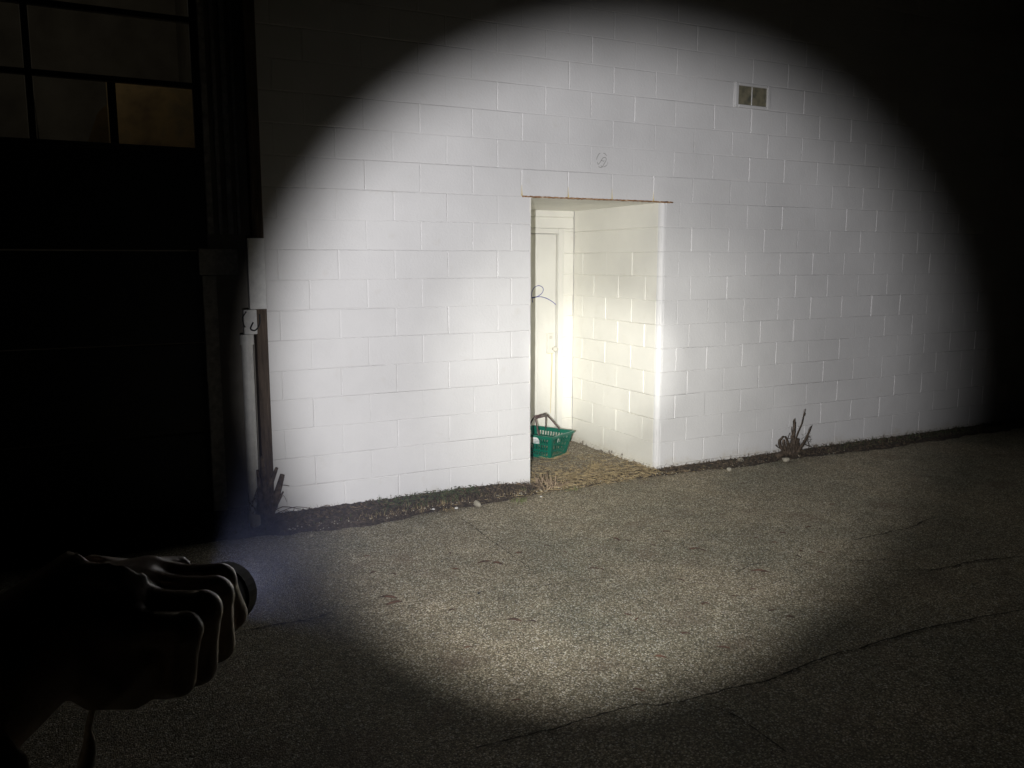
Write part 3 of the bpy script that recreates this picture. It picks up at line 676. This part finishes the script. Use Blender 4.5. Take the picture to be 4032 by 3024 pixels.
for i, (q, f_) in enumerate([(q, cA) for q in LA]+[(q, cB) for q in LB]):
    w_ = onZ(*f_(*q)); o = bpy.data.objects.new('dead_leaf', protos[i % 4]); COL.objects.link(o)
    s = LBIG.get(q, 1.0)**.8*rng.uniform(.65, .95); o.location = (w_[0], w_[1], .004); o.rotation_euler = (0, 0, -YAW+rng.gauss(-.1, .45)); o.scale = (s, s, s*.8)
    tag(o, 'larger long curled reddish brown dead leaf on the open asphalt' if q in LBIG else 'small dark curled dead leaf lying on the open asphalt', 'dead leaf', 'dead leaves on the asphalt')
# ---- dead shrub stump right of the doorway
def Y6(u, v, Y=-.10): return onY(3050+.1507*u, 1600+.1507*v, Y)
def stub(mb, pts, r0, r1, Y0=-.12, dY=0.0, n=7):
    P = [Y6(u, v, Y0+dY*i/max(1, len(pts)-1)) for i, (u, v) in enumerate(pts)]; P = smooth_pts(P, 3); k = len(P)
    P = [q+np.array([rng.uniform(-1, 1), rng.uniform(-1, 1), 0])*r0*.12 for q in P]; mb.tube(P, [r0+(r1-r0)*i/(k-1) for i in range(k)], n)
sh_ = MB()
stub(sh_, [(330, 1330), (220, 1150), (130, 1020), (120, 900), (170, 850), (215, 790)], .015, .008, -.13)
stub(sh_, [(340, 1300), (260, 1080), (230, 960), (225, 870)], .016, .009, -.10)
stub(sh_, [(380, 1280), (350, 1050), (340, 950), (300, 850), (262, 790)], .014, .006, -.12)
stub(sh_, [(480, 1350), (480, 1100), (470, 900), (480, 760), (500, 640)], .034, .012, -.12, .04)
stub(sh_, [(480, 800), (450, 700), (440, 530)], .007, .002, -.11); stub(sh_, [(490, 700), (490, 560), (485, 350)], .008, .002, -.10); stub(sh_, [(520, 700), (530, 560), (545, 420)], .007, .002, -.10); stub(sh_, [(510, 650), (518, 500), (518, 320)], .008, .0035, -.12)
stub(sh_, [(470, 1300), (520, 950), (560, 790), (640, 600), (700, 460), (740, 290), (765, 210), (795, 70)], .0065, .0024, -.17, .03); stub(sh_, [(762, 250), (775, 210), (782, 180)], .007, .003, -.145); stub(sh_, [(745, 240), (757, 160), (760, 85)], .0022, .001, -.14)
stub(sh_, [(540, 1350), (560, 1100), (590, 950), (605, 870)], .020, .013, -.10); stub(sh_, [(560, 850), (600, 855), (645, 858)], .006, .004, -.10)
stub(sh_, [(560, 1280), (640, 1120), (760, 950), (840, 800), (900, 650), (970, 500)], .020, .003, -.14, .05); stub(sh_, [(870, 740), (880, 630), (930, 520)], .003, .001, -.10)
stub(sh_, [(780, 990), (870, 1030), (960, 1060), (1010, 1080)], .004, .002, -.08); stub(sh_, [(900, 1030), (870, 930), (860, 820), (960, 770)], .003, .0012, -.08)
stub(sh_, [(350, 830), (370, 740), (400, 690), (400, 780)], .0022, .001, -.09); stub(sh_, [(320, 850), (420, 840), (560, 835), (640, 850)], .003, .002, -.09); stub(sh_, [(20, 1010), (80, 1070), (160, 1120)], .003, .002, -.1)
stub(sh_, [(60, 1330), (200, 1230), (420, 1200), (620, 1260)], .030, .022, -.12)
for _ in range(80):
    u, v = rng.gauss(430, 150), rng.uniform(1000, 1350); stub(sh_, [(u, v), (u+rng.uniform(-40, 40), v-rng.uniform(40, 130))], .005, .0015, -.12+rng.uniform(-.05, .03), n=4)
for _ in range(46):
    u = rng.gauss(470, 170); stub(sh_, [(u, 1330), (u+rng.gauss(10, 45), rng.uniform(1000, 1180)), (u+rng.gauss(20, 85), rng.uniform(760, 1060))], .0022, .0009, -.12+rng.uniform(-.06, .05), n=4)
for _ in range(60):
    u, v = rng.uniform(680, 950), rng.uniform(720, 1000); stub(sh_, [(u, v), (u+rng.uniform(-50, 50), v-rng.uniform(0, 40))], .0014, .0008, -.08, n=3)
tag(sh_.build('dead_shrub_stump', M_stub, smooth=True), 'splintered dead shrub stump with one tall twig right of the doorway', 'stump')
# ---- stump against the timber post
sp = MB()
def s2(pts, r0, r1, Y=-.14, n=7):
    P = smooth_pts([onY(u*V, v*V, Y) for u, v in pts], 3); k = len(P); sp.tube(P, [r0+(r1-r0)*i/(k-1) for i in range(k)], n)
s2([(575, 1095), (578, 1060), (588, 1035), (598, 1010)], .030, .010); s2([(590, 1095), (600, 1060), (610, 1025)], .030, .016); s2([(590, 1105), (602, 1080), (612, 1062)], .016, .005)
s2([(560, 1110), (562, 1080), (560, 1045), (556, 1015)], .028, .008); s2([(575, 1110), (572, 1050), (565, 985)], .03, .012); s2([(600, 1050), (612, 1048), (625, 1050)], .003, .0015); s2([(603, 1085), (612, 1070), (620, 1085)], .002, .001)
s2([(585, 1110), (610, 1095), (650, 1100)], .004, .002); s2([(600, 1108), (640, 1095), (690, 1102)], .003, .0015)
for _ in range(70):
    u, v = rng.gauss(572, 16), rng.uniform(1072, 1112); s2([(u, v), (u+rng.uniform(-10, 12), v-rng.uniform(10, 40))], .005, .0012, -.14+rng.uniform(-.06, .05), 4)
tag(sp.build('post_stump', M_stub, smooth=True), 'jagged dark stump of cut stems at the foot of the timber post', 'stump')
# ---- cut dry stems at the left foot of the doorway
ct = MB()
for _ in range(30):
    x, y = .40+rng.gauss(0, .09), -.06+rng.gauss(0, .05); a = rng.gauss(0, .35); b_2 = rng.gauss(0, .25); h = rng.uniform(.03, .12)*(1.2-abs(x-.36)*3 if abs(x-.36) < .3 else .4)
    ct.tube([(x, y, .0), (x+a*h*.5, y+b_2*h*.5, h*.5), (x+a*h, y+b_2*h, h)], [.006, .0055, .0045], 6)
for _ in range(26):
    x, y = .40+rng.gauss(0, .14), -.10+rng.gauss(0, .05); a = rng.uniform(0, 6.3); L = rng.uniform(.04, .13)
    ct.tube([(x, y, .03), (x+math.cos(a)*L, y+math.sin(a)*L*.6, .03+rng.uniform(-.02, .05))], [.004, .0018], 5)
M_stem = veg('dry_stem', (.12, .085, .055), (.34, .26, .165))
tag(ct.build('cut_stems', M_stem, smooth=True), 'fan of cut dry brown stems at the left foot of the doorway', 'cut stems')

# ================================================================== TORCH AND PERSON
M_tor = mat('black_anodised', (.018, .018, .02), .38, metal=.6)
LZ = Vector(LENS)
tc = empty('flashlight', tuple(LENS), 'black flashlight shining at the doorway, gripped in the hand', 'flashlight')
h_ = MB(); lathe(h_, LENS, -AX, [(.0355, .0), (.035, .003), (.030, .0070), (.020, .0112), (.010, .0138), (.000, .0155), (.0, .0168), (.010, .0168), (.011, .016), (.022, .016), (.023, .0165), (.030, .0160), (.046, .0125), (.048, .0125)], 32); h_.build('head', M_tor, tc, smooth=False)
h_ = MB(); lathe(h_, LENS, -AX, [(.048, .0122), (.075, .0122), (.076, .0128), (.095, .0128), (.096, .0118), (.108, .0118), (.110, .006), (.110, 0)], 28); h_.build('tube', M_tor, tc, smooth=False)
M_strap = veg('strap_fabric', (.70, .66, .52), (.82, .78, .66))
h_ = MB(); Pst = smooth_pts([dep(u*V, v*V, D) for u, v, D in ((235, 1455, .370), (205, 1520, .360), (191, 1572, .352), (193, 1605, .348), (188, 1640, .345), (180, 1680, .342), (172, 1740, .340))])
h_.tube(Pst, list(np.interp(np.linspace(0, 1, len(Pst)), [0, .35, .6, 1], [.0012, .0014, .0032, .0042])), 10); h_.build('wrist_strap', M_strap, tc, smooth=True)
M_lens = mat('lens', (.9, .9, .9), .1)
nt = M_lens.node_tree; nt.nodes.clear(); o_ = nt.nodes.new('ShaderNodeOutputMaterial'); em = nt.nodes.new('ShaderNodeEmission'); em.inputs[1].default_value = 6; em.inputs[0].default_value = (1, .98, .95, 1); nt.links.new(em.outputs[0], o_.inputs[0])
h_ = MB(); lathe(h_, LENS, -AX, [(.0335, .0022), (.0335, .0)], 28); h_.build('lens', M_lens, tc)
for o in SC.objects:
    if o.name.startswith('torch_'): o.parent = tc; o.location = Vector(AX*.001 if 'hot' in o.name else -AX*.030)
# hand: joint chains, then fused into one skin
def px(u, v, D): return dep(u*V, v*V, D)
M_skin = mat('skin', (.74, .58, .48), .30, spec=1.0); b = M_skin.node_tree.nodes['Principled BSDF']; t = NT(M_skin); q = t.noise(t.pos(), 260, 3); t.out(None, t.bump(q, .25, .001))
body = MB()
wrist = px(140, 1340, .352); elbow = np.array([-3.16, -5.60, 1.50]); shd = np.array([-3.36, -5.70, 1.47])
def chain(pts, rad, n=12, sq=1.0):
    P = smooth_pts(pts, 4); k = len(P); R2 = list(np.interp(np.linspace(0, 1, k), np.linspace(0, 1, len(rad)), rad)); body.tube(P, R2, n, sq=sq)
MCP = {'i': px(318, 1254, .390), 'm': px(300, 1279, .376), 'r': px(278, 1312, .361), 'p': px(252, 1356, .346)}
PIP = {'i': px(472, 1256, .398), 'm': px(462, 1287, .380), 'r': px(436, 1319, .362), 'p': px(396, 1362, .345)}
DIP = {'i': px(500, 1326, .414), 'm': px(470, 1392, .393), 'r': px(430, 1440, .371), 'p': px(386, 1468, .352)}
TIP = {'i': px(472, 1366, .436), 'm': px(428, 1425, .415), 'r': px(384, 1466, .392), 'p': px(340, 1486, .372)}
rad = {'i': .0082, 'm': .0086, 'r': .0084, 'p': .0076}
def lin(pts, rad, n=14, m=5):
    P = []; Q = []
    for a, b, ra, rb in zip(pts[:-1], pts[1:], rad[:-1], rad[1:]):
        for k in range(m): P.append(a+(b-a)*k/m); Q.append(ra+(rb-ra)*k/m)
    P.append(pts[-1]); Q.append(rad[-1]); body.tube(P, Q, n)
def ball(c, r): body.tube([c+np.array([0, 0, r*math.cos(a)]) for a in np.linspace(.15, math.pi-.15, 8)], [r*math.sin(a) for a in np.linspace(.15, math.pi-.15, 8)], 14)
for f_ in 'imrp':
    R0 = rad[f_]; M0, P0, D0, T0 = MCP[f_], PIP[f_], DIP[f_], TIP[f_]
    lin([wrist+(M0-wrist)*.15, wrist+(M0-wrist)*.6, M0], [.017, .0155, .0118])
    lin([M0, M0+(P0-M0)*.5, P0], [.0112, R0*.98, R0*1.02]); ball(P0, R0*1.10); ball(M0, .0118)
    lin([P0, P0+(D0-P0)*.5, D0], [R0*1.0, R0*.93, R0*.96]); ball(D0, R0*.98)
    lin([D0, (D0+T0)/2, T0], [R0*.93, R0*.86, R0*.66]); ball(T0, R0*.66)
body.tube([px(205, 1340, .353), px(275, 1390, .362), px(320, 1430, .372)], [.023, .024, .016], 12)      # palm mass and heel
body.tube([px(180, 1390, .350), px(250, 1450, .356), px(310, 1485, .368)], [.020, .018, .010], 12)
body.tube(smooth_pts([MCP[k] for k in 'imrp']), .0115, 10); body.tube(smooth_pts([MCP[k]*.55+wrist*.45 for k in 'imrp']), .013, 10)
for a_, b_3 in ('im', 'mr', 'rp'):
    m0 = (MCP[a_]+MCP[b_3])/2; p0 = (PIP[a_]+PIP[b_3])/2; lin([wrist*.7+m0*.3, m0, m0+(p0-m0)*.22], [.018, .0105, .006])
th = [px(190, 1275, .375), px(285, 1262, .415), px(350, 1245, .440), px(402, 1236, .452)]
chain(th, [.016, .0125, .0105, .0085])
chain([shd, (shd+elbow)/2, elbow, (elbow+wrist)/2, wrist, px(195, 1335, .354)], [.058, .047, .040, .034, .0235, .025], 16)
# the rest of the figure, standing left of the frame
tx, tyy = -3.56, -5.78
chain([(tx, tyy, .92), (tx, tyy, 1.10), (tx, tyy, 1.30), (tx, tyy, 1.44), (tx, tyy, 1.50), (tx, tyy+.01, 1.58)], [.15, .135, .155, .15, .07, .055], 20)
chain([(tx-.19, tyy, 1.45), (tx, tyy, 1.46), (tx+.19, tyy+.05, 1.46)], [.06, .07, .06], 14)
chain([(tx, tyy+.01, 1.60), (tx, tyy+.025, 1.68), (tx, tyy+.02, 1.76), (tx, tyy+.01, 1.80)], [.060, .078, .080, .045], 18)
body.tube([(tx, tyy+.09, 1.70), (tx, tyy+.118, 1.668)], [.008, .013], 8)
for s_ in (-1, 1):
    body.tube([(tx+s_*.082, tyy, 1.70), (tx+s_*.088, tyy-.01, 1.66)], [.014, .010], 8)
    chain([(tx+s_*.09, tyy, .92), (tx+s_*.11, tyy, .70), (tx+s_*.12, tyy+.02, .48), (tx+s_*.12, tyy, .25), (tx+s_*.12, tyy-.01, .07)], [.10, .082, .060, .052, .038], 14)
    body.tube([(tx+s_*.12, tyy-.05, .045), (tx+s_*.13, tyy+.08, .04), (tx+s_*.135, tyy+.17, .03)], [.04, .042, .028], 10)
chain([(tx-.20, tyy, 1.44), (tx-.25, tyy, 1.28), (tx-.26, tyy+.02, 1.14), (tx-.20, tyy+.12, .98), (tx-.16, tyy+.17, .90)], [.055, .045, .04, .034, .026], 12)
for i in range(4): body.tube(smooth_pts([(tx-.165+.018*i, tyy+.17, .90), (tx-.16+.020*i, tyy+.19, .84), (tx-.155+.02*i, tyy+.19, .80)], 2), .009, 8)
body.tube([(tx-.15, tyy+.19, .89), (tx-.115, tyy+.21, .85)], [.012, .009], 8)
po = body.build('person', M_skin); m_ = po.modifiers.new('r', 'REMESH'); m_.mode = 'VOXEL'; m_.voxel_size = .0017; m_.use_smooth_shade = True
m_ = po.modifiers.new('s', 'SMOOTH'); m_.iterations = 5; m_.factor = .5
tag(po, 'person in a tan jacket at the left edge holding out a flashlight', 'person')
M_jack = mat('tan_jacket', (.20, .165, .115), .9, spec=.2); t = NT(M_jack); t.out(None, t.bump(t.noise(t.pos(), 25, 4), .5, .01))
M_jean = mat('dark_trousers', (.03, .035, .05), .9); M_hair = mat('dark_hair', (.02, .015, .012), .8); M_shoe = mat('dark_shoes', (.02, .02, .02), .5)
def part(name, segs, m, vox=.006):
    mb = MB()
    for P, R2, n in segs:
        Q = smooth_pts(P, 4); k = len(Q); mb.tube(Q, list(np.interp(np.linspace(0, 1, k), np.linspace(0, 1, len(R2)), R2)), n)
    o = mb.build(name, m, po); q = o.modifiers.new('r', 'REMESH'); q.mode = 'VOXEL'; q.voxel_size = vox; q.use_smooth_shade = True; return o
cuff = wrist+(elbow-wrist)*.12
part('jacket', [([(tx, tyy, .84), (tx, tyy, 1.10), (tx, tyy, 1.32), (tx, tyy, 1.45), (tx, tyy, 1.52)], [.175, .16, .178, .165, .075], 22),
    ([(tx-.21, tyy, 1.46), (tx, tyy, 1.47), (tx+.20, tyy+.05, 1.47)], [.07, .08, .07], 16),
    ([tuple(shd), tuple((shd+elbow)/2), tuple(elbow), tuple((elbow*.5+wrist*.5)-np.array([0, 0, .012])), tuple(cuff-np.array([0, 0, .005]))], [.075, .062, .055, .045, .036], 18),
    ([(tx-.20, tyy, 1.45), (tx-.25, tyy, 1.28), (tx-.26, tyy+.02, 1.14), (tx-.20, tyy+.12, .99)], [.07, .058, .055, .045], 14)], M_jack, .005)
part('trousers', [([(tx+s_*.09, tyy, .95), (tx+s_*.11, tyy, .70), (tx+s_*.12, tyy+.02, .48), (tx+s_*.12, tyy, .25), (tx+s_*.12, tyy-.01, .06)], [.125, .10, .08, .072, .066], 14) for s_ in (-1, 1)], M_jean)
part('hair', [([(tx, tyy-.03, 1.66), (tx, tyy-.02, 1.74), (tx, tyy-.005, 1.80), (tx, tyy, 1.815)], [.07, .086, .075, .03], 18)], M_hair)
for s_ in (-1, 1): part('shoe', [([(tx+s_*.12, tyy-.06, .05), (tx+s_*.13, tyy+.08, .045), (tx+s_*.135, tyy+.20, .035)], [.048, .052, .036], 12)], M_shoe)

# ================================================================== AIR: faint dust that shows the beam beside the lens
hz = MB(); hz.box((-12, -9, -1.05), (15, 4.5, 7.4))
M_hz = bpy.data.materials.new('haze'); M_hz.use_nodes = True; nt = M_hz.node_tree; nt.nodes.clear()
o_ = nt.nodes.new('ShaderNodeOutputMaterial'); pv = nt.nodes.new('ShaderNodeVolumePrincipled'); pv.inputs['Density'].default_value = .00024; pv.inputs['Color'].default_value = (.50, .57, .98, 1); pv.inputs['Anisotropy'].default_value = 0
nt.links.new(pv.outputs[0], o_.inputs['Volume'])
tag(hz.build('haze', M_hz), 'faint bluish dust in the night air catching the torch beam', 'haze', kind='stuff')
